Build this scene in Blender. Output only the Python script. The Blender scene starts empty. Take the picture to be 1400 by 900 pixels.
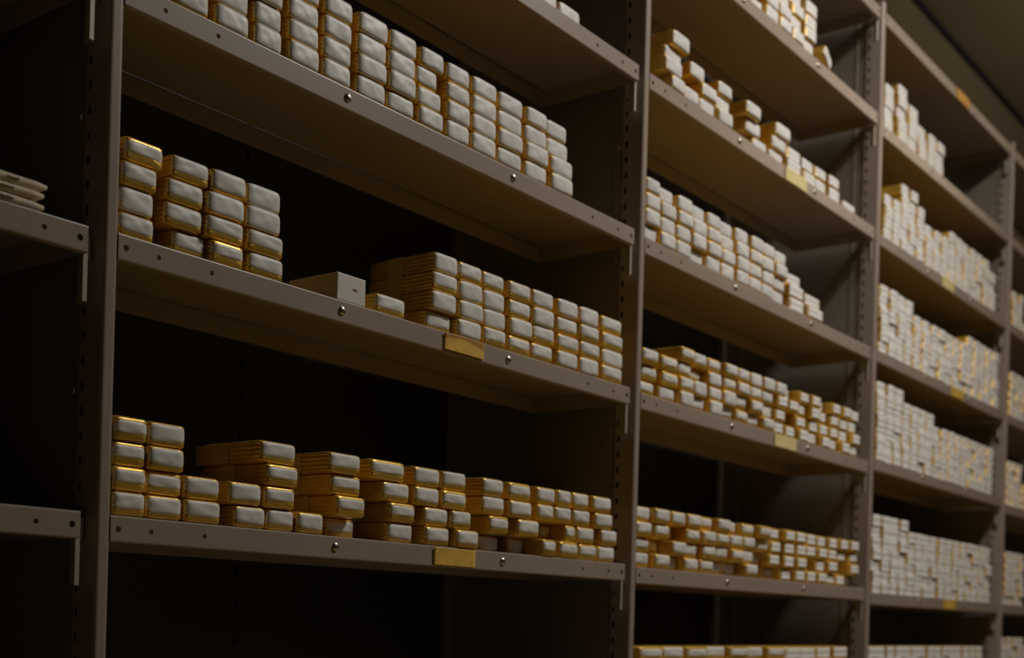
# Steel shelving stacked with gold paper bundles
SHELF_Z={('A', 3): 0.895, ('A', 2): 0.6318, ('A', 1): 0.3766, ('A', 0): 0.0932, ('B', 4): 1.1517, ('B', 3): 0.8953, ('B', 2): 0.6273, ('B', 1): 0.3744, ('B', 0): 0.0904, ('C', 5): 1.3884, ('C', 4): 1.1372, ('C', 3): 0.8914, ('C', 2): 0.6303, ('C', 1): 0.3851, ('C', 0): 0.0823, ('O', 1): 0.3741, ('O', 0): 0.0941, ('B', 5): 1.387, ('O', -1): -0.167, ('A', -1): -0.167, ('B', -1): -0.167, ('C', -1): -0.167, ('D', -1): -0.167, ('D', 5): 1.3884, ('D', 4): 1.1372, ('D', 3): 0.8914, ('D', 2): 0.6303, ('D', 1): 0.3701, ('D', 0): 0.0823, ('A', 4): 1.146, ('A', 5): 1.387, ('O', 2): 0.6318, ('O', 3): 0.895, ('O', 4): 1.146, ('O', 5): 1.387}
COLS=[('A', 3, 1, (0.7008, 0.7559, 0.012)),
('A', 3, 1, (0.7597, 0.8177, 0.012)),
('A', 2, 1, (0.0077, 0.0564, 0.002)),
('A', 2, 1, (0.0592, 0.1082, 0.002)),
('A', 2, 2, (0.1161, 0.1643, 0.002)),
('A', 2, 3, (0.1717, 0.213, 0.002)),
('A', 2, 4, (0.222, 0.2704, 0.002)),
('A', 2, 4, (0.2764, 0.324, 0.002)),
('A', 2, 4, (0.3328, 0.3861, 0.002)),
('A', 2, 4, (0.3888, 0.4395, 0.002)),
('A', 2, 0, ((0.4452, 0.4944, 0.002), (0.4438, 0.4916, 0.003), (0.4413, 0.4831, 0.003), (0.4459, 0.4938, 0.003))),
('A', 2, 4, (0.5004, 0.5492, 0.002)),
('A', 2, 4, (0.5524, 0.607, 0.002)),
('A', 2, 4, (0.6119, 0.6696, 0.002)),
('A', 2, 4, (0.6748, 0.7304, 0.002)),
('A', 2, 0, ((0.7377, 0.7945, 0.002), (0.7377, 0.7945, 0.002), (0.7317, 0.7881, 0.006), (0.724, 0.782, 0.004))),
('A', 1, 0, ((0.0011, 0.0474, 0.003), (-0.0006, 0.0465, 0.003), (0.0011, 0.0474, 0.003), (0.0069, 0.0544, 0.0))),
('A', 1, 0, ((0.0738, 0.1214, 0.012), (0.0585, 0.1091, 0.003), (0.0604, 0.1092, 0.003), (0.0661, 0.1163, 0.003))),
('A', 1, 0, ((0.1151, 0.1641, 0.002), (0.1121, 0.164, 0.003), (0.1122, 0.1652, 0.003), (0.1173, 0.1664, 0.003))),
('A', 1, 0, ((0.1725, 0.2259, 0.002), (0.1693, 0.2237, 0.003), (0.1673, 0.2193, 0.003), (0.1685, 0.2206, 0.003))),
('A', 1, 1, (0.3787, 0.4342, 0.004)),
('A', 1, 0, ((0.4777, 0.5283, 0.006), (0.4804, 0.5327, 0.003), (0.4823, 0.5347, 0.003), (0.4841, 0.5351, 0.003))),
('A', 1, 0, ((0.5357, 0.5875, 0.002), (0.5373, 0.5909, 0.003), (0.5357, 0.5875, 0.002), (0.5335, 0.5854, 0.003))),
('A', 1, 0, ((0.5907, 0.6403, 0.002), (0.5925, 0.6438, 0.003), (0.5907, 0.6403, 0.002), (0.5886, 0.6381, 0.003))),
('A', 1, 0, ((0.6487, 0.7009, 0.002), (0.6506, 0.7046, 0.003), (0.6487, 0.7009, 0.002), (0.6465, 0.6987, 0.003))),
('A', 1, 0, ((0.7045, 0.7574, 0.002), (0.7064, 0.7614, 0.003), (0.7045, 0.7574, 0.002), (0.7022, 0.7552, 0.003))),
('A', 1, 0, ((0.7668, 0.8207, 0.002), (0.7689, 0.8249, 0.003), (0.7668, 0.8207, 0.002), (0.7645, 0.8184, 0.003))),
('A', 1, 0, ((0.8247, 0.8771, 0.002), (0.8269, 0.8815, 0.003), (0.8247, 0.8771, 0.002), (0.8224, 0.8748, 0.003))),
('A', 1, 0, ((0.8875, 0.9471, 0.002), (0.8898, 0.9517, 0.003), (0.8875, 0.9471, 0.002), (0.8851, 0.9447, 0.003))),
('A', 0, 4, (-0.0007, 0.0434, 0.002)),
('A', 0, 0, ((0.0443, 0.0909, 0.002), (0.0443, 0.0909, 0.002), (0.0443, 0.0909, 0.002), (0.0452, 0.0929, 0.003))),
('A', 0, 2, (0.0938, 0.1422, 0.002)),
('A', 0, 0, ((0.1641, 0.2112, 0.006), (0.1544, 0.2021, 0.003))),
('A', 0, 0, ((0.2116, 0.2555, 0.004), (0.2054, 0.2524, 0.003), (0.2066, 0.2561, 0.003), (0.1981, 0.2528, 0.003))),
('A', 0, 1, (0.2559, 0.2984, 0.002)),
('A', 0, 0, ((0.3308, 0.3792, 0.03), (0.3189, 0.3695, 0.004), (0.3125, 0.3641, 0.006), (0.3047, 0.3597, 0.004))),
('A', 0, 0, ((0.413, 0.4615, 0.004), (0.413, 0.4615, 0.004), (0.4004, 0.4526, 0.003), (0.3768, 0.4403, 0.003))),
('A', 0, 0, ((0.4808, 0.5297, 0.002), (0.4808, 0.5297, 0.002), (0.4611, 0.5106, 0.003), (0.46, 0.5125, 0.003))),
('A', 0, 0, ((0.5401, 0.5871, -0.002), (0.5343, 0.5763, 0.003), (0.5151, 0.5657, 0.003), (0.517, 0.5677, 0.003))),
('A', 0, 0, ((0.6296, 0.6785, 0.032), (0.6183, 0.6636, 0.003), (0.6024, 0.6539, 0.003), (0.6013, 0.6493, 0.003))),
('A', 0, 0, ((0.6985, 0.7524, 0.03), (0.6826, 0.7343, 0.003), (0.6624, 0.715, 0.003), (0.6613, 0.7138, 0.003))),
('A', 0, 0, ((0.7196, 0.7711, -0.002), (0.7771, 0.8191, 0.03), (0.7276, 0.7682, 0.003), (0.7282, 0.7745, 0.003))),
('A', 0, 0, ((0.7819, 0.8303, -0.001), (0.7845, 0.829, 0.003), (0.7738, 0.816, 0.003), (0.7782, 0.8128, 0.003))),
('A', 0, 0, ((0.8407, 0.8894, 0.002), (0.833, 0.8793, 0.003), (0.8219, 0.8678, 0.003), (0.8167, 0.8605, 0.003))),
('A', 0, 0, ((0.8936, 0.9423, 0.002), (0.898, 0.9447, 0.003), (0.8801, 0.9305, 0.003), (0.8727, 0.9249, 0.003))),
('B', 4, 1, (1.3055, 1.3576, 0.002)),
('B', 4, 2, (1.3616, 1.4137, 0.002)),
('B', 4, 2, (1.4177, 1.4698, 0.002)),
('B', 4, 3, (1.4738, 1.5259, 0.002)),
('B', 4, 4, (1.5299, 1.582, 0.002)),
('B', 4, 4, (1.586, 1.638, 0.002)),
('B', 4, 1, (1.6702, 1.7369, 0.01)),
('B', 3, 1, (1.0397, 1.0825, 0.03)),
('B', 3, 0, ((1.0637, 1.1202, 0.002), (1.0568, 1.1131, 0.003), (1.0674, 1.1242, 0.003), (1.0733, 1.1329, 0.003))),
('B', 3, 1, (1.1227, 1.174, 0.002)),
('B', 3, 0, ((1.1792, 1.2354, 0.002), (1.1792, 1.2354, 0.002), (1.1496, 1.2019, 0.003))),
('B', 3, 3, (1.2409, 1.2939, 0.002)),
('B', 3, 0, ((1.3968, 1.4557, 0.008), (1.3641, 1.425, 0.003), (1.3478, 1.4079, 0.003))),
('B', 3, 0, ((1.4632, 1.5248, 0.004), (1.4632, 1.5248, 0.004), (1.4706, 1.536, 0.003))),
('B', 3, 2, (1.5305, 1.5915, 0.002)),
('B', 3, 2, (1.6063, 1.663, 0.004)),
('B', 3, 2, (1.6657, 1.7208, 0.002)),
('B', 3, 2, (1.7283, 1.7817, 0.002)),
('B', 3, 1, (1.8227, 1.8914, 0.006)),
('B', 2, 4, (0.9996, 1.0498, 0.002)),
('B', 2, 4, (1.0538, 1.1041, 0.002)),
('B', 2, 4, (1.1081, 1.1583, 0.002)),
('B', 2, 4, (1.1623, 1.2126, 0.002)),
('B', 2, 4, (1.2166, 1.2668, 0.002)),
('B', 2, 4, (1.2708, 1.3211, 0.002)),
('B', 2, 4, (1.3251, 1.3753, 0.002)),
('B', 2, 4, (1.3793, 1.4295, 0.002)),
('B', 2, 4, (1.4335, 1.4838, 0.002)),
('B', 2, 4, (1.4878, 1.538, 0.002)),
('B', 2, 3, (1.5511, 1.6161, 0.002)),
('B', 2, 2, (1.6301, 1.7057, 0.002)),
('B', 1, 3, (1.0075, 1.0611, 0.002)),
('B', 1, 3, (1.0716, 1.1279, 0.004)),
('B', 1, 4, (1.1304, 1.1796, 0.002)),
('B', 1, 4, (1.1836, 1.2327, 0.002)),
('B', 1, 4, (1.2367, 1.2859, 0.002)),
('B', 1, 4, (1.2899, 1.3391, 0.002)),
('B', 1, 4, (1.3431, 1.3923, 0.002)),
('B', 1, 4, (1.3963, 1.4454, 0.002)),
('B', 1, 4, (1.4494, 1.4986, 0.002)),
('B', 1, 4, (1.5026, 1.5518, 0.002)),
('B', 1, 4, (1.5558, 1.605, 0.002)),
('B', 1, 4, (1.609, 1.6582, 0.002)),
('B', 1, 4, (1.6622, 1.7113, 0.002)),
('B', 1, 4, (1.7153, 1.7645, 0.002)),
('B', 1, 4, (1.7685, 1.8177, 0.002)),
('B', 1, 4, (1.8217, 1.8709, 0.002)),
('B', 1, 4, (1.8749, 1.924, 0.002)),
('B', 0, 4, (1.0077, 1.0588, 0.002)),
('B', 0, 4, (1.0628, 1.1139, 0.002)),
('B', 0, 4, (1.1179, 1.169, 0.002)),
('B', 0, 4, (1.173, 1.2241, 0.002)),
('B', 0, 4, (1.2281, 1.2792, 0.002)),
('B', 0, 4, (1.2832, 1.3343, 0.002)),
('B', 0, 4, (1.3383, 1.3894, 0.002)),
('B', 0, 4, (1.3934, 1.4445, 0.002)),
('B', 0, 4, (1.4485, 1.4996, 0.002)),
('B', 0, 4, (1.5036, 1.5546, 0.002)),
('B', 0, 4, (1.5586, 1.6097, 0.002)),
('B', 0, 4, (1.6137, 1.6648, 0.002)),
('B', 0, 4, (1.6688, 1.7199, 0.002)),
('B', 0, 4, (1.7239, 1.775, 0.002)),
('B', 0, 4, (1.779, 1.8301, 0.002)),
('B', 0, 4, (1.8341, 1.8852, 0.002)),
('B', 0, 4, (1.8892, 1.9403, 0.002)),
('B', -1, 5, (1.0259, 1.1011, 0.002)),
('B', -1, 5, (1.1051, 1.1802, 0.002)),
('B', -1, 5, (1.1842, 1.2594, 0.002)),
('B', -1, 5, (1.2634, 1.3386, 0.002)),
('B', -1, 5, (1.3426, 1.4178, 0.002)),
('B', -1, 5, (1.4218, 1.4969, 0.002)),
('B', -1, 5, (1.5009, 1.5761, 0.002)),
('B', -1, 5, (1.5801, 1.6553, 0.002)),
('B', -1, 5, (1.6593, 1.7344, 0.002)),
('B', -1, 5, (1.7384, 1.8136, 0.002)),
('B', -1, 5, (1.8176, 1.8928, 0.002)),
('C', 4, 4, (2.0185, 2.0734, 0.002)),
('C', 4, 5, (2.1005, 2.1592, 0.002)),
('C', 4, 4, (2.1632, 2.2218, 0.002)),
('C', 4, 3, (2.2358, 2.293, 0.002)),
('C', 4, 3, (2.297, 2.3542, 0.002)),
('C', 4, 3, (2.3582, 2.4154, 0.002)),
('C', 3, 4, (2.037, 2.0838, 0.002)),
('C', 3, 4, (2.0878, 2.1345, 0.002)),
('C', 3, 6, (2.1385, 2.1853, 0.002)),
('C', 3, 6, (2.1893, 2.2361, 0.002)),
('C', 3, 5, (2.2401, 2.2869, 0.002)),
('C', 3, 4, (2.3012, 2.3538, 0.002)),
('C', 3, 4, (2.3578, 2.4104, 0.002)),
('C', 3, 4, (2.4144, 2.4671, 0.002)),
('C', 3, 5, (2.4711, 2.5237, 0.002)),
('C', 3, 5, (2.5277, 2.5803, 0.002)),
('C', 3, 5, (2.5843, 2.6369, 0.002)),
('C', 3, 5, (2.6409, 2.6936, 0.002)),
('C', 3, 5, (2.6976, 2.7502, 0.002)),
('C', 3, 5, (2.7542, 2.8068, 0.002)),
('C', 3, 4, (2.8108, 2.8635, 0.002)),
('C', 2, 6, (2.0253, 2.0745, 0.002)),
('C', 2, 6, (2.0785, 2.1277, 0.002)),
('C', 2, 6, (2.1317, 2.1809, 0.002)),
('C', 2, 6, (2.1849, 2.2341, 0.002)),
('C', 2, 5, (2.2381, 2.2874, 0.002)),
('C', 2, 5, (2.3016, 2.3537, 0.002)),
('C', 2, 5, (2.3577, 2.4098, 0.002)),
('C', 2, 5, (2.4138, 2.4659, 0.002)),
('C', 2, 5, (2.4699, 2.522, 0.002)),
('C', 2, 5, (2.526, 2.5782, 0.002)),
('C', 2, 5, (2.5822, 2.6343, 0.002)),
('C', 2, 6, (2.6383, 2.6904, 0.002)),
('C', 2, 6, (2.6944, 2.7465, 0.002)),
('C', 2, 6, (2.7505, 2.8026, 0.002)),
('C', 2, 6, (2.8066, 2.8587, 0.002)),
('C', 2, 6, (2.8627, 2.9148, 0.002)),
('C', 1, 7, (2.0214, 2.0715, 0.002)),
('C', 1, 7, (2.0755, 2.1256, 0.002)),
('C', 1, 7, (2.1296, 2.1797, 0.002)),
('C', 1, 6, (2.1837, 2.2338, 0.002)),
('C', 1, 6, (2.2378, 2.2879, 0.002)),
('C', 1, 6, (2.2919, 2.342, 0.002)),
('C', 1, 6, (2.346, 2.3961, 0.002)),
('C', 1, 5, (2.4001, 2.4502, 0.002)),
('C', 1, 5, (2.4542, 2.5043, 0.002)),
('C', 1, 5, (2.5083, 2.5584, 0.002)),
('C', 1, 5, (2.5624, 2.6125, 0.002)),
('C', 1, 5, (2.6165, 2.6666, 0.002)),
('C', 1, 5, (2.6706, 2.7207, 0.002)),
('C', 1, 5, (2.7247, 2.7748, 0.002)),
('C', 1, 5, (2.7788, 2.8289, 0.002)),
('C', 1, 5, (2.8329, 2.883, 0.002)),
('C', 0, 7, (2.0175, 2.0683, 0.002)),
('C', 0, 7, (2.0723, 2.1231, 0.002)),
('C', 0, 7, (2.1271, 2.1779, 0.002)),
('C', 0, 7, (2.1819, 2.2327, 0.002)),
('C', 0, 6, (2.2367, 2.2876, 0.002)),
('C', 0, 6, (2.2916, 2.3424, 0.002)),
('C', 0, 6, (2.3464, 2.3972, 0.002)),
('C', 0, 6, (2.4012, 2.452, 0.002)),
('C', 0, 6, (2.456, 2.5068, 0.002)),
('C', 0, 6, (2.5108, 2.5616, 0.002)),
('C', 0, 6, (2.5656, 2.6164, 0.002)),
('C', 0, 6, (2.6204, 2.6712, 0.002)),
('C', 0, 6, (2.6752, 2.726, 0.002)),
('C', 0, 6, (2.73, 2.7808, 0.002)),
('C', 0, 6, (2.7848, 2.8357, 0.002)),
('C', 0, 6, (2.8397, 2.8905, 0.002)),
('C', -1, 5, (2.0097, 2.0605, 0.002)),
('C', -1, 5, (2.0645, 2.1152, 0.002)),
('C', -1, 5, (2.1192, 2.17, 0.002)),
('C', -1, 5, (2.174, 2.2247, 0.002)),
('C', -1, 5, (2.2287, 2.2795, 0.002)),
('C', -1, 5, (2.2835, 2.3342, 0.002)),
('C', -1, 5, (2.3382, 2.389, 0.002)),
('C', -1, 5, (2.393, 2.4437, 0.002)),
('C', -1, 5, (2.4477, 2.4985, 0.002)),
('C', -1, 5, (2.5025, 2.5533, 0.002)),
('C', -1, 5, (2.5573, 2.608, 0.002)),
('C', -1, 5, (2.612, 2.6628, 0.002)),
('C', -1, 5, (2.6668, 2.7175, 0.002)),
('C', -1, 5, (2.7215, 2.7723, 0.002)),
('C', -1, 5, (2.7763, 2.827, 0.002)),
('D', 3, 4, (3.0356, 3.0839, 0.002)),
('D', 3, 4, (3.0879, 3.1361, 0.002)),
('D', 3, 1, (3.1401, 3.1883, 0.002)),
('D', 2, 5, (3.0316, 3.0859, 0.002)),
('D', 2, 5, (3.0899, 3.1442, 0.002)),
('D', 2, 5, (3.1482, 3.2025, 0.002)),
('D', 1, 5, (3.0203, 3.0654, 0.002)),
('D', 1, 5, (3.0694, 3.1146, 0.002)),
('D', 1, 5, (3.1186, 3.1637, 0.002)),
('D', 0, 6, (3.0259, 3.0723, 0.002)),
('D', 0, 6, (3.0763, 3.1227, 0.002)),
('D', 0, 6, (3.1267, 3.173, 0.002)),
('D', 0, 6, (3.177, 3.2234, 0.002)),
('D', -1, 6, (3.0068, 3.0595, 0.002)),
('D', -1, 6, (3.0635, 3.1162, 0.002)),
('D', -1, 6, (3.1202, 3.1729, 0.002)),
('D', -1, 6, (3.1769, 3.2296, 0.002)),
('D', -1, 5, (3.2336, 3.2863, 0.002)),
('D', 1, 3, (3.183, 3.2345, 0.002))]
LAMPS=((1.62,27.5,.75,(1.,.94,.86)),(4.4,6,1.1,(1.,.80,.52)))
UP=11
EXPOSURE=0
import bpy, bmesh, math, random
from mathutils import Matrix, Vector
SC=bpy.context.scene; COL=SC.collection
CAMZ=1.1                      # height of the lens above the floor
H=0.0255                      # height of one bundle
# calibrated view: bays are 1 m wide, first upright's right edge at X=0, rack face at Y=0
F=1745.643; TH=math.radians(37.1976); ROLL=0.02786; CX1=0.77482; CD=1.09594; HY=846.63

def ordinal(n):
    w=['first','second','third','fourth','fifth','sixth','seventh','eighth','ninth','tenth','eleventh','twelfth','thirteenth','fourteenth','fifteenth','sixteenth','seventeenth','eighteenth','nineteenth','twentieth']
    return w[n]

# ---------------------------------------------------------------- materials
def mat(name, base, rough=.5, metal=0., noise=None, bump=0., bscale=60., spec=.5, var=0., vscale=8., coat=0.):
    m=bpy.data.materials.new(name); m.use_nodes=True; nt=m.node_tree; N=nt.nodes; L=nt.links
    b=N['Principled BSDF']; b.inputs['Base Color'].default_value=(*base,1); b.inputs['Roughness'].default_value=rough
    b.inputs['Metallic'].default_value=metal; b.inputs['Specular IOR Level'].default_value=spec
    b.inputs['Coat Weight'].default_value=coat
    tc=N.new('ShaderNodeTexCoord')
    if var>0:
        n=N.new('ShaderNodeTexNoise'); n.inputs['Scale'].default_value=vscale; n.inputs['Detail'].default_value=4
        L.new(tc.outputs['Object'],n.inputs['Vector'])
        r=N.new('ShaderNodeValToRGB'); r.color_ramp.elements[0].position=.3; r.color_ramp.elements[1].position=.7
        r.color_ramp.elements[0].color=(*[c*(1-var) for c in base],1); r.color_ramp.elements[1].color=(*[min(1,c*(1+var)) for c in base],1)
        L.new(n.outputs['Fac'],r.inputs['Fac']); L.new(r.outputs['Color'],b.inputs['Base Color'])
    if bump>0:
        n2=N.new('ShaderNodeTexNoise'); n2.inputs['Scale'].default_value=bscale; n2.inputs['Detail'].default_value=3
        L.new(tc.outputs['Object'],n2.inputs['Vector'])
        bp=N.new('ShaderNodeBump'); bp.inputs['Strength'].default_value=bump; bp.inputs['Distance'].default_value=.002
        L.new(n2.outputs['Fac'],bp.inputs['Height']); L.new(bp.outputs['Normal'],b.inputs['Normal'])
    return m
def per_object(m, amt=.18):
    """small brightness difference from one bundle to the next"""
    nt=m.node_tree; N=nt.nodes; L=nt.links; b=N['Principled BSDF']
    src=b.inputs['Base Color'].links[0].from_socket if b.inputs['Base Color'].links else None
    oi=N.new('ShaderNodeObjectInfo'); mr=N.new('ShaderNodeMapRange')
    mr.inputs['To Min'].default_value=1-amt; mr.inputs['To Max'].default_value=1+amt*.4
    L.new(oi.outputs['Random'],mr.inputs['Value'])
    hsv=N.new('ShaderNodeHueSaturation'); L.new(mr.outputs['Result'],hsv.inputs['Value'])
    if src: L.new(src,hsv.inputs['Color'])
    else: hsv.inputs['Color'].default_value=b.inputs['Base Color'].default_value
    L.new(hsv.outputs['Color'],b.inputs['Base Color'])

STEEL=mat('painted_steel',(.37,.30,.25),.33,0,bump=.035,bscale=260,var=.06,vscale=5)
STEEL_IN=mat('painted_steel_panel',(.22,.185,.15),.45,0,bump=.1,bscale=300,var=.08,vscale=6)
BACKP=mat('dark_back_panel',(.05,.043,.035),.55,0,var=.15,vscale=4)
ZINCP=mat('zinc_plate',(.50,.45,.37),.4,.2)
ZINC=mat('zinc_bolt',(.6,.57,.5),.28,1.)
GOLD=mat('gold_foil_paper',(.86,.55,.09),.34,.45,bump=.3,bscale=120,var=.16,vscale=40)
PALE=mat('pale_end_paper',(.86,.845,.82),.45,0,bump=.18,bscale=70,var=.05,vscale=60)
BAND=mat('tan_paper_band',(.56,.42,.2),.5,.1,bump=.2,bscale=120)
TAG=mat('yellow_label_paper',(.78,.50,.10),.45,0,var=.22,vscale=35)
TAGP=mat('pale_yellow_label_paper',(.85,.72,.34),.45,0,var=.12,vscale=35)
TAGO=mat('orange_label_paper',(.72,.36,.05),.5,0,var=.1,vscale=40)
BROWN=mat('brown_curled_paper',(.50,.27,.06),.45)
CARTON=mat('white_card',(.74,.71,.65),.55,0,var=.04,vscale=30)
CARTS=mat('tan_card_side',(.50,.41,.27),.55)
BUFF=mat('buff_paper',(.66,.55,.39),.6,0,bump=.3,bscale=90,var=.1,vscale=25)
INK=mat('dark_ink',(.20,.15,.11),.7)
REDINK=mat('red_brown_ink',(.25,.09,.06),.7)
CEIL=mat('ceiling_paint',(.30,.235,.13),.8,0,bump=.2,bscale=20,var=.06,vscale=2)
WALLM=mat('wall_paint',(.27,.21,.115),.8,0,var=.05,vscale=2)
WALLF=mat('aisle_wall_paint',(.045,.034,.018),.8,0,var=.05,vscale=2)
FLOOR=mat('ochre_floor_paint',(.50,.36,.13),.6,0,bump=.2,bscale=30,var=.15,vscale=3)
DARK=mat('dark_strip',(.02,.017,.012),.8)
per_object(PALE,.08); per_object(GOLD,.22)

# ---------------------------------------------------------------- mesh helpers
def link(name, me, parent=None, loc=None, mats=()):
    o=bpy.data.objects.new(name,me); COL.objects.link(o)
    if parent: o.parent=parent
    if loc: o.location=loc
    return o
def mk(name, bm, mats, smooth=False):
    me=bpy.data.meshes.new(name); bmesh.ops.recalc_face_normals(bm,faces=bm.faces[:]); bm.to_mesh(me); bm.free()
    for m in (mats if isinstance(mats,(list,tuple)) else [mats]): me.materials.append(m)
    if smooth:
        for p in me.polygons: p.use_smooth=True
    return me
def box(bm,x0,x1,y0,y1,z0,z1,bev=0,seg=2,mi=0):
    r=bmesh.ops.create_cube(bm,size=1)
    vs=r['verts']
    for v in vs:
        v.co=Vector(((x0+x1)/2+v.co.x*(x1-x0),(y0+y1)/2+v.co.y*(y1-y0),(z0+z1)/2+v.co.z*(z1-z0)))
    fs={f for v in vs for f in v.link_faces}
    for f in fs: f.material_index=mi
    if bev>0:
        es={e for v in vs for e in v.link_edges}
        bmesh.ops.bevel(bm,geom=list(es),offset=bev,segments=seg,affect='EDGES',profile=.5)
def quad(bm,a,b,c,d,mi=0):
    f=bm.faces.new([bm.verts.new(p) for p in (a,b,c,d)]); f.material_index=mi; return f
def plate_with_holes(bm,x0,x1,z0,z1,y,t,holes,axis='y'):
    """upright plate in the XZ plane at depth y..y+t with round holes; holes=(x,z,r,halfwidth)"""
    def P(x,yy,z): return Vector((x,yy,z))
    xs=x0
    for (hx,hz,r,hw) in sorted(holes):
        if hx-hw>xs+1e-6: box(bm,xs,hx-hw,y,y+t,z0,z1)
        n=16; outer=[]; inner=[]
        for i in range(n):
            a=2*math.pi*(i+.5)/n; ca,sa=math.cos(a),math.sin(a)
            inner.append((hx+r*ca,hz+r*sa))
            up=(z1-hz) if sa>0 else (hz-z0)
            k=min(hw/abs(ca) if abs(ca)>1e-9 else 9, up/abs(sa) if abs(sa)>1e-9 else 9)
            outer.append((hx+k*ca,hz+k*sa))
        # corners snapped
        for i,c in ((1,(hx+hw,z1)),(5,(hx-hw,z1)),(9,(hx-hw,z0)),(13,(hx+hw,z0))): outer[i]=c
        for yy in (y,y+t):
            vo=[bm.verts.new(P(a,yy,b)) for a,b in outer]; vi=[bm.verts.new(P(a,yy,b)) for a,b in inner]
            for i in range(n):
                j=(i+1)%n; bm.faces.new((vo[i],vo[j],vi[j],vi[i]))
        va=[bm.verts.new(P(a,y,b)) for a,b in inner]; vb=[bm.verts.new(P(a,y+t,b)) for a,b in inner]
        for i in range(n):
            j=(i+1)%n; bm.faces.new((va[i],va[j],vb[j],vb[i]))
        xs=hx+hw
    box(bm,xs,x1,y,y+t,z0,z1)

# ---------------------------------------------------------------- bundle meshes
BW=.05
def section(rnd,sc,sag):
    """closed outline (x,z): flat top and bottom, sides bulging in five paper layers"""
    pts=[]; hw=BW/2; r=.0035; nl=5; hz=H
    def side(sign,zs):
        out=[]
        for z in zs:
            t=z/hz*nl; layer=abs(math.sin(math.pi*t)); x=hw-.0013*(1-layer**.6)
            d=min(z,hz-z)
            if d<r: x-= r-math.sqrt(max(0,r*r-(r-d)**2))
            out.append((sign*x,z))
        return out
    zs=[hz*i/20 for i in range(21)]
    L=side(-1,zs); R=side(1,zs[::-1])
    top=[(-hw+r+ (BW-2*r)*i/6, hz+sag*0) for i in range(1,6)]
    bot=[(hw-r-(BW-2*r)*i/6, 0) for i in range(1,6)]
    return L+top+R+bot
def bundle_body(seed,depth,ribs=True):
    rnd=random.Random(seed); bm=bmesh.new(); base=section(rnd,1,0)
    ph=[rnd.uniform(0,6.28) for _ in range(6)]
    ys=[0,.0006,.002,.0042,.007,.02,.04,.06,.08,.095,depth-.005,depth]
    ins=[.0042,.0026,.0012,.0004,0,0,0,0,0,0,.0005,.003]
    rings=[]
    for y,i in zip(ys,ins):
        ring=[]
        for (x,z) in base:
            cx=x; cz=z-H/2
            kx=1-i/(BW/2); kz=1-i/(H/2)*.8
            wob=.0005*math.sin(y*90+z*260+ph[0])*(1 if x>0 else -1)
            zz=H/2+cz*kz
            # only the sides wander; top and bottom stay flat so that bundles stack
            ring.append(bm.verts.new((cx*kx+wob*min(1,y/.01),y,zz)))
        rings.append(ring)
    n=len(base)
    for a,b in zip(rings,rings[1:]):
        for i in range(n):
            bm.faces.new((a[i],a[(i+1)%n],b[(i+1)%n],b[i]))
    # front end: slightly bulged cap
    cv=bm.verts.new((0,-.0008,H/2))
    for i in range(n): bm.faces.new((rings[0][(i+1)%n],rings[0][i],cv))
    bm.faces.new(rings[-1])
    return mk('gold_bundle',bm,GOLD,True)
def end_panel(seed,lo,hi,skew):
    rnd=random.Random(seed); bm=bmesh.new(); nx,nz=16,8; hw=BW/2-.0014
    p=[rnd.uniform(0,6.28) for _ in range(6)]
    def P(i,j,back=False):
        u=i/nx*2-1; v=j/nz*2-1
        # rounded-rectangle mapping
        uu=u; k=1-.10*max(0,abs(u))**6
        z=(lo+hi)/2*H+ (hi-lo)/2*H*v*k + skew*u*H*(.5-.5*v)
        x=hw*uu*(1-.03*abs(v)**6)
        bul=.0005*(1-u**4)*(1-v**4)
        w=.00035*math.sin(3.1*u+2.2*v+p[0])+.00012*math.sin(7*u-3*v+p[1])+.00012*math.sin(2.5*u+6*v+p[2])
        y=.0014 if back else -.0010-bul+w*(1-u**8)*(1-v**8)
        y+=.0026*abs(u)**9+.0008*abs(v)**7
        return (x,y,z)
    g=[[bm.verts.new(P(i,j)) for j in range(nz+1)] for i in range(nx+1)]
    for i in range(nx):
        for j in range(nz): bm.faces.new((g[i][j],g[i+1][j],g[i+1][j+1],g[i][j+1]))
    edge=[(i,0) for i in range(nx)]+[(nx,j) for j in range(nz)]+[(i,nz) for i in range(nx,0,-1)]+[(0,j) for j in range(nz,0,-1)]
    bk=[bm.verts.new(P(i,j,True)) for i,j in edge]
    for k in range(len(edge)):
        a=g[edge[k][0]][edge[k][1]]; e2=edge[(k+1)%len(edge)]; b=g[e2[0]][e2[1]]
        bm.faces.new((a,b,bk[(k+1)%len(edge)],bk[k]))
    return mk('end_panel',bm,PALE,True)
def wrap_band(y0,y1):
    bm=bmesh.new(); base=section(random,1,0); rings=[]
    for y in (y0,y1):
        rings.append([bm.verts.new((math.copysign(BW/2+.0005,x) if abs(x)>.015 else x,y,min(max(z,.0004),H-.0004))) for x,z in base])
    n=len(base)
    for i in range(n): bm.faces.new((rings[0][i],rings[0][(i+1)%n],rings[1][(i+1)%n],rings[1][i]))
    return mk('wrap_band',bm,BAND)
DEPTH=.118
VAR=[]
for s,(lo,hi,sk) in enumerate([(.24,.90,0),(.08,.95,.02),(.27,.92,-.02),(.04,.97,0),(.20,.90,.03),(.06,.96,-.02),(.28,.95,.01),(.12,.94,0),(.33,.84,.01),(.30,.82,-.02)]):
    VAR.append((bundle_body(s,DEPTH),end_panel(s+20,lo,hi,sk)))
WRAPS=[wrap_band(.048,.072),wrap_band(.054,.080)]
LIGHT_VARS=[1,3,3,5,7,1]; LOW_VARS=[0,2,4,6,8,9]

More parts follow.
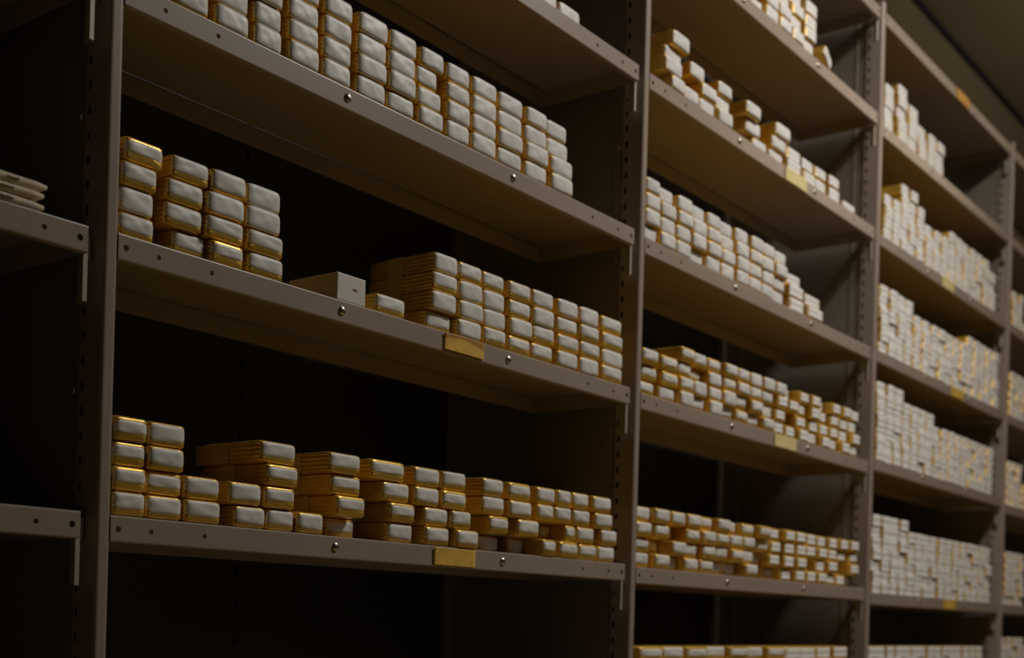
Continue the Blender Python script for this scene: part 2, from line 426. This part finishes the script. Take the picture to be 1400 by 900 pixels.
# ---------------------------------------------------------------- bundles on the shelves
def camdepth(X,Y): return (X+CX1)*math.cos(TH)+(Y+CD)*math.sin(TH)
SHELFWORD={('A',3):"nearest full bay's topmost visible shelf",('A',2):"nearest full bay's upper shelf",('A',1):"nearest full bay's middle shelf",('A',0):"nearest full bay's lower shelf",
('B',4):"next bay's highest filled shelf",('B',3):"next bay's second shelf",('B',2):"next bay's third shelf",('B',1):"next bay's fourth shelf",('B',0):"next bay's fifth shelf",('B',-1):"next bay's bottom shelf"}
GROUP={k:'gold bundles on the '+v for k,v in SHELFWORD.items()}
rnd=random.Random(11)
items=[]
byshelf={}
for (b,l,n,lay) in COLS:
    layers=[lay]*n if n else list(lay)
    byshelf.setdefault((b,l),[]).append(layers)
for key,cols in byshelf.items():
    b,l=key; cols.sort(key=lambda c:c[0][0])
    maxn=max(len(c) for c in cols)
    J={}
    for k in range(maxn):
        row=[]
        for ci,c in enumerate(cols):
            if k<len(c):
                x0,x1,y=c[k]
                reg=(b in 'BCD')
                if reg:
                    d=rnd.uniform(-.0035,.0035) if k else 0; x0+=d; x1+=d
                    if key in (('B',0),('B',1)): x0+=.0022; x1-=.0012
                    y=y+rnd.choice([0,0,.002,.004,.007,.010] if b=='B' else [0,0,.001,.002,.003])
                    if key==('B',0) and rnd.random()<.22 : y+=.022
                    if key==('B',1) and rnd.random()<.10 : y+=.018
                else:
                    y=y+rnd.uniform(-.001,.0035)
                i0=math.floor((x0+x1)/2)
                x0=max(x0,i0+.003); x1=min(x1,i0+.962)
                row.append([ci,x0,x1,y])
        row.sort(key=lambda r:r[1])
        for a,c2 in zip(row,row[1:]):
            if a[2]>c2[1]-.0014:
                m=(a[2]+c2[1])/2; a[2]=m-.0007; c2[1]=m+.0007
        for ci,x0,x1,y in row: items.append(dict(key=key,col=ci,ncol=len(cols),k=k,n=len(cols[ci]),x0=x0,x1=x1,y=y))
for it in items:
    it['z']=CAMZ+SHELF_Z[it['key']]+it['k']*H; it['d']=camdepth(it['x0'],it['y'])
items.sort(key=lambda i:i['d'])
def seen(it):
    # bundles below the frame's lower edge on the bottom shelf are only there as support
    return not (it['key'][1]==-1 and it['k']<4)
lone=lambda i: i['key']==('B',4) and i['n']==1 and i['x0']>1.65
near=[i for i in items if i['key'][0] in 'AB' and seen(i) and not lone(i)][:299]+[i for i in items if lone(i)]
nearid={id(i) for i in near}
far=[i for i in items if id(i) not in nearid]
def place(it,i):
    b,l=it['key']; r=random.Random(i*7+3)
    vs=LIGHT_VARS if l>=2 else LOW_VARS if l<1 or r.random()<.35 else [0,1,5,7,3,2]
    v=r.choice(vs)
    body,panel=VAR[v]
    w=it['x1']-it['x0']; cx=(it['x0']+it['x1'])/2
    o=bpy.data.objects.new('gold_bundle',body); COL.objects.link(o)
    o.location=(cx,it['y'],it['z']); o.scale=((w)/BW,1,1)
    o.rotation_euler=(0,0,math.radians(r.uniform(-.5,.5)))
    k,n=it['k'],it['n']
    pos=('lone' if n==1 else 'bottom of' if k==0 else 'top of' if k==n-1 else 'second up in' if k==1 else 'third up in' if k==2 else 'fourth up in')
    pos2=(pos+' the ' if n>1 else 'single, ')+ordinal(it['col'])+' stack from left'
    look='Pale gold' if it['y']<.025 else 'Recessed gold'
    o['label']=f"{look} bundle, {pos2}, {SHELFWORD[it['key']]}"
    o['category']='bundle'; o['group']=GROUP[it['key']]
    if lone(it):
        o.rotation_euler=(0,math.radians(30),math.radians(6)); o.location.z+=.0135; o.location.x-=.008; o.location.y=.004; o.scale=(1,1,1)
        o['label']='Pale gold bundle lying tilted on its edge, right end of next bay highest filled shelf'
    c=bpy.data.objects.new('end_panel',panel); COL.objects.link(c); c.parent=o
    if r.random()<.5: c.scale=(-1,1,1)
    c['label']='pale paper end face'
    if it.get('wrap'):
        wb=bpy.data.objects.new('wrap_band',WRAPS[r.randint(0,1)]); COL.objects.link(wb); wb.parent=o
    return o
# bands show only where a stack's left side is open to view
for it in near:
    left=[j for j in items if j['key']==it['key'] and j['k']==it['k'] and j['x1']<=it['x0']+.004 and it['x0']-j['x1']<.012 and j['y']<it['y']+.012]
    it['wrap']=(not left) and it['key'][0]=='A'
near.sort(key=lambda i:(i['key'],i['col'],i['k']))
for i,it in enumerate(near): place(it,i)

# the several hundred bundles further back: one piece
def far_mesh(items):
    bm=bmesh.new()
    for q,it in enumerate(items):
        r=random.Random(q+900); w=it['x1']-it['x0']; cx=(it['x0']+it['x1'])/2; y=it['y']; z=it['z']
        if r.random()<.2: y+=.003
        # body: rounded front end
        hw=w/2; sec=[]
        nside=6
        for s in (-1,1):
            zs=[H*t/10 for t in range(11)]
            if s==1: zs=zs[::-1]
            for zz in zs:
                d=min(zz,H-zz); x=hw-(.0032-math.sqrt(max(0,.0032**2-(.0032-min(d,.0032))**2)))-(.0008 if int(round(zz/H*10))%2==0 else 0)
                sec.append((s*x,zz))
        rings=[]
        for yy,ins in ((0,.004),(.0012,.0018),(.004,.0003),(.012,0),(DEPTH,0)):
            rings.append([bm.verts.new((cx+x*(1-ins/hw),y+yy,z+H/2+(zz-H/2)*(1-ins/(H/2)*.8))) for x,zz in sec])
        n=len(sec)
        for a,b in zip(rings,rings[1:]):
            for i in range(n): bm.faces.new((a[i],b[i],b[(i+1)%n],a[(i+1)%n]))
        bm.faces.new(rings[0]); bm.faces.new(rings[-1][::-1])
        lo,hi=r.uniform(.06,.22),r.uniform(.84,.95)
        if it['key'][0] in 'CD': lo,hi=r.uniform(.02,.07),r.uniform(.94,.985)
        if it['key'] in (('B',0),('B',1)): lo,hi=r.uniform(.2,.32),r.uniform(.82,.9)
        nx,nz=6,3; a=hw-(.0028 if it['key'] in (('B',0),('B',1)) else .0009); tilt=r.uniform(-.0007,.0007)
        g=[[bm.verts.new((cx+a*(i/nx*2-1),y-.0010-.0005*(1-(i/nx*2-1)**4)+tilt*(i/nx*2-1)+.0020*abs(i/nx*2-1)**7,z+H*(lo+(hi-lo)*j/nz))) for j in range(nz+1)] for i in range(nx+1)]
        for i in range(nx):
            for j in range(nz):
                f=bm.faces.new((g[i][j],g[i+1][j],g[i+1][j+1],g[i][j+1])); f.material_index=1
        # rim that ties the panel back to the end
        for i in range(nx):
            for jj in (0,nz):
                p,q2=g[i][jj],g[i+1][jj]
                e=[bm.verts.new((p.co.x,p.co.y+.003,p.co.z)),bm.verts.new((q2.co.x,q2.co.y+.003,q2.co.z))]
                f=bm.faces.new((p,q2,e[1],e[0])); f.material_index=1
    me=bpy.data.meshes.new('distant_gold_bundles'); bm.to_mesh(me); bm.free()
    me.materials.append(GOLD); me.materials.append(PALE)
    for p in me.polygons: p.use_smooth=p.material_index==1
    return me
fo=link('distant_gold_bundles',far_mesh(far))
fo['kind']='stuff'; fo['label']='hundreds of small blurred pale gold bundles stacked along the shelves of the receding far bays'; fo['category']='bundles'

# ---------------------------------------------------------------- shelves
def shelf_mesh():
    bm=bmesh.new(); L=.965; D=.19; h=.027
    box(bm,.001,L-.001,.0016,D-.0045,-.0012,0)                                             # deck
    holes=[(.009,-.0135,.0034,.0085),(.049,-.0135,.0027,.008),(.118,-.0135,.0027,.008),(.845,-.0135,.0027,.008),(.917,-.0135,.0027,.008),(.956,-.0135,.0034,.0085)]
    plate_with_holes(bm,0,L,-h+.0018,-.0018,0,.0014,holes)                          # front lip
    # rolled edges
    for z0,s in ((-.0018,1),(-h+.0018,-1)):
        pr=[(0,z0)]+[(.0018-.0018*math.cos(a),z0+s*.0018*math.sin(a)) for a in (math.pi/6,math.pi/3,math.pi/2)]
        for (ya,za),(yb,zb) in zip(pr,pr[1:]): quad(bm,(0,ya,za),(L,ya,za),(L,yb,zb),(0,yb,zb))
    box(bm,.0014,L-.0014,D-.0045,D-.0014,-.0005,0,mi=1)                              # dark strip at the rear crease, its shade put into the colour
    box(bm,0,L,.0018,.008,-h,-h+.0012)                                             # return flange
    box(bm,0,.0014,.0016,D,-h,-.0012); box(bm,L-.0014,L,.0016,D,-h,-.0012)           # side lips
    box(bm,.0014,L-.0014,D-.0014,D,-h,-.0012)                                       # rear lip
    return mk('shelf',bm,[STEEL,DARK])
SHELF=shelf_mesh()
def bolt_mesh():
    bm=bmesh.new(); n=16; R=.0056; rings=[]
    for k in range(6):
        a=k/5*math.pi/2; r=R*math.cos(a) if k<5 else .0004; y=-.0034*math.sin(a)
        rings.append([bm.verts.new((r*math.cos(2*math.pi*i/n),y,r*math.sin(2*math.pi*i/n))) for i in range(n)])
    for a,b in zip(rings,rings[1:]):
        for i in range(n): bm.faces.new((a[i],a[(i+1)%n],b[(i+1)%n],b[i]))
    bm.faces.new(rings[-1]); bm.faces.new(rings[0])
    return mk('bolt',bm,ZINC,True)
BOLT=bolt_mesh()
def tag_mesh(w,h,m,curl):
    bm=bmesh.new(); nx,nz=20,20; g=[]
    for side in (0,1):
        gg=[]
        for i in range(nx+1):
            row=[]
            for j in range(nz+1):
                u,v=i/nx,j/nz; x=(u-.5)*w; z=-v*h
                y=-.0012-.0006*side - curl*((1-v)**3)*(.6+.4*math.sin(3*u+.5)) -.0008*math.sin(math.pi*u)
                row.append(bm.verts.new((x,y,z)))
            gg.append(row)
        g.append(gg)
    for side in (0,1):
        for i in range(nx):
            for j in range(nz):
                f=bm.faces.new((g[side][i][j],g[side][i+1][j],g[side][i+1][j+1],g[side][i][j+1]))
                if len(m)>1:
                    u,v=(i+.5)/nx,(j+.5)/nz
                    if v<.14+.9*abs(u-.42)**1.6: f.material_index=1
    ed=[(i,0) for i in range(nx)]+[(nx,j) for j in range(nz)]+[(i,nz) for i in range(nx,0,-1)]+[(0,j) for j in range(nz,0,-1)]
    for k in range(len(ed)):
        (a,b),(c,d)=ed[k],ed[(k+1)%len(ed)]
        bm.faces.new((g[0][a][b],g[0][c][d],g[1][c][d],g[1][a][b]))
    return mk('paper_label',bm,m,True)

# ---------------------------------------------------------------- uprights
ZT=CAMZ+1.407
def post_mesh():
    bm=bmesh.new()
    x0,x1=-.0165,0.
    # rounded bead facing the aisle, open channel behind
    n=6; r=.0045; prof=[(x0,.016),(x0,r)]
    prof+=[(x0+r-r*math.cos(a),r-r*math.sin(a)) for a in [math.pi/2*i/n for i in range(1,n+1)]]
    prof+=[(x1-r+r*math.sin(a),r-r*math.cos(a)) for a in [math.pi/2*i/n for i in range(0,n+1)]]
    prof+=[(x1,.016)]
    rows=[[bm.verts.new((x,y,z)) for x,y in prof] for z in (0,ZT)]
    for i in range(len(prof)-1): bm.faces.new((rows[0][i],rows[0][i+1],rows[1][i+1],rows[1][i]))
    bm.faces.new(rows[0]); bm.faces.new(rows[1][::-1])
    # slotted flange
    xa,xb=-.0165,-.0152
    box(bm,xa,xb,.016,.0288,0,ZT); box(bm,xa,xb,.0342,.0385,0,ZT)
    z=.012
    while z<ZT-.03:
        box(bm,xa,xb,.0288,.0342,z,z+.0155); z+=.0253
    box(bm,-.0016,-.0002,.016,.0385,0,ZT); box(bm,xa,-.0002,.0372,.0385,0,ZT)   # far flange and rear web close the channel
    return mk('upright',bm,STEEL)
POST=post_mesh()
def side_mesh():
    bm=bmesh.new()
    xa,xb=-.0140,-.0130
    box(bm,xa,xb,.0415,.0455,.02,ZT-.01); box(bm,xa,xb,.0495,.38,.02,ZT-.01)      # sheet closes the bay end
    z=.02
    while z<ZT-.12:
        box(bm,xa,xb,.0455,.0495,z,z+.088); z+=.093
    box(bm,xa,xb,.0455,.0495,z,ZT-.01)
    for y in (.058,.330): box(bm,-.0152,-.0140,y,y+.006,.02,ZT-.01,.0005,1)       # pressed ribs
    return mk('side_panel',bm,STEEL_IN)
SIDE=side_mesh()
def backpost_mesh():
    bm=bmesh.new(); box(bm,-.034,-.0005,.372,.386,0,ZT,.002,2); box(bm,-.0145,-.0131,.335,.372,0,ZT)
    return mk('back_post',bm,STEEL_IN)
BACKPOST=backpost_mesh()
def bracket_mesh():
    bm=bmesh.new()
    box(bm,-.0362,-.0306,.0060,.0072,-.072,-.004,.0004,1)       # front tab that hangs below the shelf
    box(bm,-.0318,-.0306,.0072,.0205,-.072,-.004)
    box(bm,-.0345,-.0168,.0192,.0206,-.026,-.004)
    box(bm,-.0182,-.0168,.0192,.036,-.040,-.004)
    return mk('bracket',bm,ZINCP)
BRACK=bracket_mesh()
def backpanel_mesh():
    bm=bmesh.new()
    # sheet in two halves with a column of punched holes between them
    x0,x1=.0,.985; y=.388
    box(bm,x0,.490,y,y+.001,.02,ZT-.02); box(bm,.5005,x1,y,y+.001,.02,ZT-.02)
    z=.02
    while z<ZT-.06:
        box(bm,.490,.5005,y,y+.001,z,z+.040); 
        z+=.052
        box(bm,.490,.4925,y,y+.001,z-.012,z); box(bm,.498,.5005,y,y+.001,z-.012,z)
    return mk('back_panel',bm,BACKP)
BACKPANEL=backpanel_mesh()

BAYS={'O':(-1,'nearest grey steel shelving bay at left edge, holding three flat paper packets'),
'A':(0,'large grey steel shelving bay filling the left half, with a white carton on a shelf'),
'B':(1,'middle grey steel shelving bay between the second and third uprights'),
'C':(2,'far grey steel shelving bay between third and fourth uprights, orange label on top shelf'),
'D':(3,'furthest grey steel shelving bay, cut off by the right edge of the photo')}
TAGS={('A',1):(.5445,.083,.022,[TAG,BROWN],.0012,'curled yellow and brown paper label'),('A',0):(.537,.086,.0235,[TAG],.0008,'yellow paper label'),
('B',1):(1.539,.098,.024,[TAGP],.0008,'pale yellow paper label'),('B',3):(1.554,.098,.025,[TAGP],.0005,'pale cream paper label'),
('C',5):(2.531,.10,.026,[TAGO],.0005,'orange paper label'),('C',3):(2.458,.088,.025,[TAGP],.001,'pale yellow paper label'),
('C',2):(2.551,.098,.024,[TAG],.001,'yellow paper label'),('C',0):(2.535,.095,.024,[TAG],.0005,'yellow paper label')}
for b,(i,lab) in BAYS.items():
    root=bpy.data.objects.new('shelving_bay',None); COL.objects.link(root); root.location=(i,0,0)
    root.empty_display_size=.1
    root['label']=lab; root['category']='shelving'; root['group']='bays of the steel shelving'
    up=link('upright',POST,root,(1,0,0))
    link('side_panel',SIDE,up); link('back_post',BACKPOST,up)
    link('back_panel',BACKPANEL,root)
    for l in (-1,0,1,2,3,4,5):
        z=CAMZ+SHELF_Z[(b,l)]
        s=link('shelf',SHELF,root,(0,0,z))
        for bx in (.315,.6435):
            link('bolt',BOLT,s,(bx,0,-.0125))
        t=TAGS.get((b,l))
        if t:
            me=tag_mesh(t[1],t[2],t[3],t[4]); to=link('paper_label',me,s,(t[0]-i,0,-.0015)); to['label']=t[5]
        link('bracket',BRACK,up,(0,0,z-.001))
    # one more shelf near the floor so the bay stands as a whole
    link('shelf',SHELF,root,(0,0,.62)); link('shelf',SHELF,root,(0,0,.30)); link('shelf',SHELF,root,(0,0,.06))

# ---------------------------------------------------------------- carton, bundle behind it, flat packets
z1=CAMZ+SHELF_Z[('A',1)]
bm=bmesh.new(); box(bm,-.0245,.0245,0,.085,0,.0335,.0016,3)
for f in bm.faces:
    if abs(f.normal.x)>.8: f.material_index=1
carton=link('small_carton',mk('small_carton',bm,[CARTON,CARTS]),None,(.3325,.002,z1))
carton['label']='plain white small carton with a red-brown mark, alone in the gap of the middle shelf'; carton['category']='box'
bm=bmesh.new()
pts=[(-.004,.0012),(-.0015,.0022),(.002,.0018),(.0048,.0004),(.004,-.0010),(.001,-.0004),(-.003,-.0002)]
a=[bm.verts.new((x,-.0004,z)) for x,z in pts]; c=[bm.verts.new((x,0.0002,z)) for x,z in pts]
bm.faces.new(a); bm.faces.new(c[::-1])
for i in range(len(pts)): bm.faces.new((a[i],a[(i+1)%len(pts)],c[(i+1)%len(pts)],c[i]))
mk_=link('printed_mark',mk('printed_mark',bm,REDINK),carton,(.0055,0,.0165)); mk_['label']='small red-brown mark'
rb=bpy.data.objects.new('gold_bundle',VAR[1][0]); COL.objects.link(rb); rb.location=(.318,.09,z1); rb.scale=(.92,.7,.95)
rb['label']='darker gold bundle lying directly behind the white carton'; rb['category']='bundle'
pc=bpy.data.objects.new('end_panel',VAR[1][1]); COL.objects.link(pc); pc.parent=rb

def packet_mesh(seed,L,T,tip):
    rr=random.Random(seed); bm=bmesh.new(); nx=24; W=.13; rows=[]
    for i in range(nx+1):
        u=i/nx; x=-L+L*u
        t=T*(min(1,((1-u)/.06+.2))**.5 if u>.94 else 1.)
        t*=1+.04*math.sin(9*u+seed)
        zc=T/2+tip*max(0,(u-.9)/.1)
        prof=[]
        for k in range(12):
            # blunt rounded long edges, flat top and bottom
            ang=math.pi*((k%6)/5) - math.pi/2
            if k<6: y=W-t/2+t/2*math.cos(ang); z=zc+t/2*math.sin(ang)
            else:   y=t/2-t/2*math.cos(ang); z=zc-t/2*math.sin(ang)
            prof.append(bm.verts.new((x,y+.001*math.sin(7*u+seed),z)))
        rows.append(prof)
    for a,b in zip(rows,rows[1:]):
        for k in range(12): bm.faces.new((a[k],a[(k+1)%12],b[(k+1)%12],b[k]))
    bm.faces.new(rows[0]); bm.faces.new(rows[-1])
    return mk('paper_packet',bm,BUFF,True)
zo=CAMZ+SHELF_Z[('O',1)]
T=.0098
for k,(xr,lab,tip) in enumerate([(-.082,'flat buff paper packet, bottom of the pile of three at left edge',0.),(-.083,'flat buff paper packet, middle of the pile of three at left edge',.0005),(-.078,'flat buff paper packet with pointed end, topmost of three at left edge',.0008)]):
    p=link('paper_packet',packet_mesh(k*3+1,.26,T,tip),None,(xr,.0015+.001*k,zo+k*T+.0002*k)); p['label']=lab; p['category']='packet'; p['group']='flat paper packets on the left shelf'
    bm=bmesh.new(); rr=random.Random(k+5); x=-.046+.002*k
    for q in range(5):
        w=rr.uniform(.0016,.003); h=rr.uniform(.0009,.0018); zz=T*.5+rr.uniform(-.0004,.0004)
        box(bm,x,x+w,-.0013,.0012,zz-h/2,zz+h/2,.0003,1); x+=w+rr.uniform(.0002,.0006)
    s=link('ink_scrawl',mk('ink_scrawl',bm,INK),p); s['label']='faded dark handwriting smudge'

# ---------------------------------------------------------------- room
def structure(name,x0,x1,y0,y1,z0,z1,m):
    bm=bmesh.new(); box(bm,x0,x1,y0,y1,z0,z1); o=link(name,mk(name,bm,m)); o['kind']='structure'; return o
ZC=CAMZ+2.09; XA,XB,YA,YB=-2.6,8.5,-2.3,.44
structure('floor',XA,XB,YA,YB,-.1,0,FLOOR)
structure('ceiling',XA,XB,YA,YB,ZC,ZC+.1,CEIL)
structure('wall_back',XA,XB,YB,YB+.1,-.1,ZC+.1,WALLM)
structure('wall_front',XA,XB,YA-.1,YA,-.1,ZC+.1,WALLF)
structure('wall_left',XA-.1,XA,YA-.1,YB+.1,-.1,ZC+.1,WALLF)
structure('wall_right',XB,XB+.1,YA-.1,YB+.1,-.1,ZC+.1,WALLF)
structure('trim_1',XA,XB,YB-.012,YB,ZC-.022,ZC,DARK)

# ---------------------------------------------------------------- lamps
def area(name,x,y,z,sx,sy,power,color):
    l=bpy.data.lights.new(name,'AREA'); l.shape='RECTANGLE'; l.size=sx; l.size_y=sy; l.energy=power; l.color=color
    o=bpy.data.objects.new(name,l); COL.objects.link(o); o.location=(x,y,z); return o
WARM=(1.,.94,.86)
for x,p,l,c in LAMPS: area('ceiling_lamp',x,-1.02,ZC-.12,l,.16,p,c)
up=area('added_uplight',3.6,-1.0,ZC-.55,1.4,.12,UP,WARM); up.rotation_euler=(math.pi,0,0)  # added upward light that brightens the ceiling, no fixture behind it
w=bpy.data.worlds.new('World'); SC.world=w; w.use_nodes=True; w.node_tree.nodes['Background'].inputs['Color'].default_value=(.02,.018,.015,1); w.node_tree.nodes['Background'].inputs['Strength'].default_value=.2

# ---------------------------------------------------------------- camera
cd=bpy.data.cameras.new('camera'); cam=bpy.data.objects.new('camera',cd); COL.objects.link(cam)
fw=Vector((math.cos(TH),math.sin(TH),0)); r0=Vector((math.sin(TH),-math.cos(TH),0)); u0=Vector((0,0,1))
R=r0*math.cos(ROLL)+u0*math.sin(ROLL); U=-r0*math.sin(ROLL)+u0*math.cos(ROLL)
M=Matrix((( R.x,U.x,-fw.x,-CX1),(R.y,U.y,-fw.y,-CD),(R.z,U.z,-fw.z,CAMZ),(0,0,0,1)))
cam.matrix_world=M; cd.sensor_width=36; cd.sensor_fit='HORIZONTAL'; cd.lens=F/1400*36; cd.shift_y=(HY-450)/1400; cd.shift_x=0
cd.clip_start=.05
cd.dof.use_dof=True; cd.dof.focus_distance=1.45; cd.dof.aperture_fstop=4.6
SC.camera=cam
vs=SC.view_settings; vs.view_transform='Standard'; vs.look='None'; vs.exposure=EXPOSURE; vs.gamma=1; vs.use_curve_mapping=False
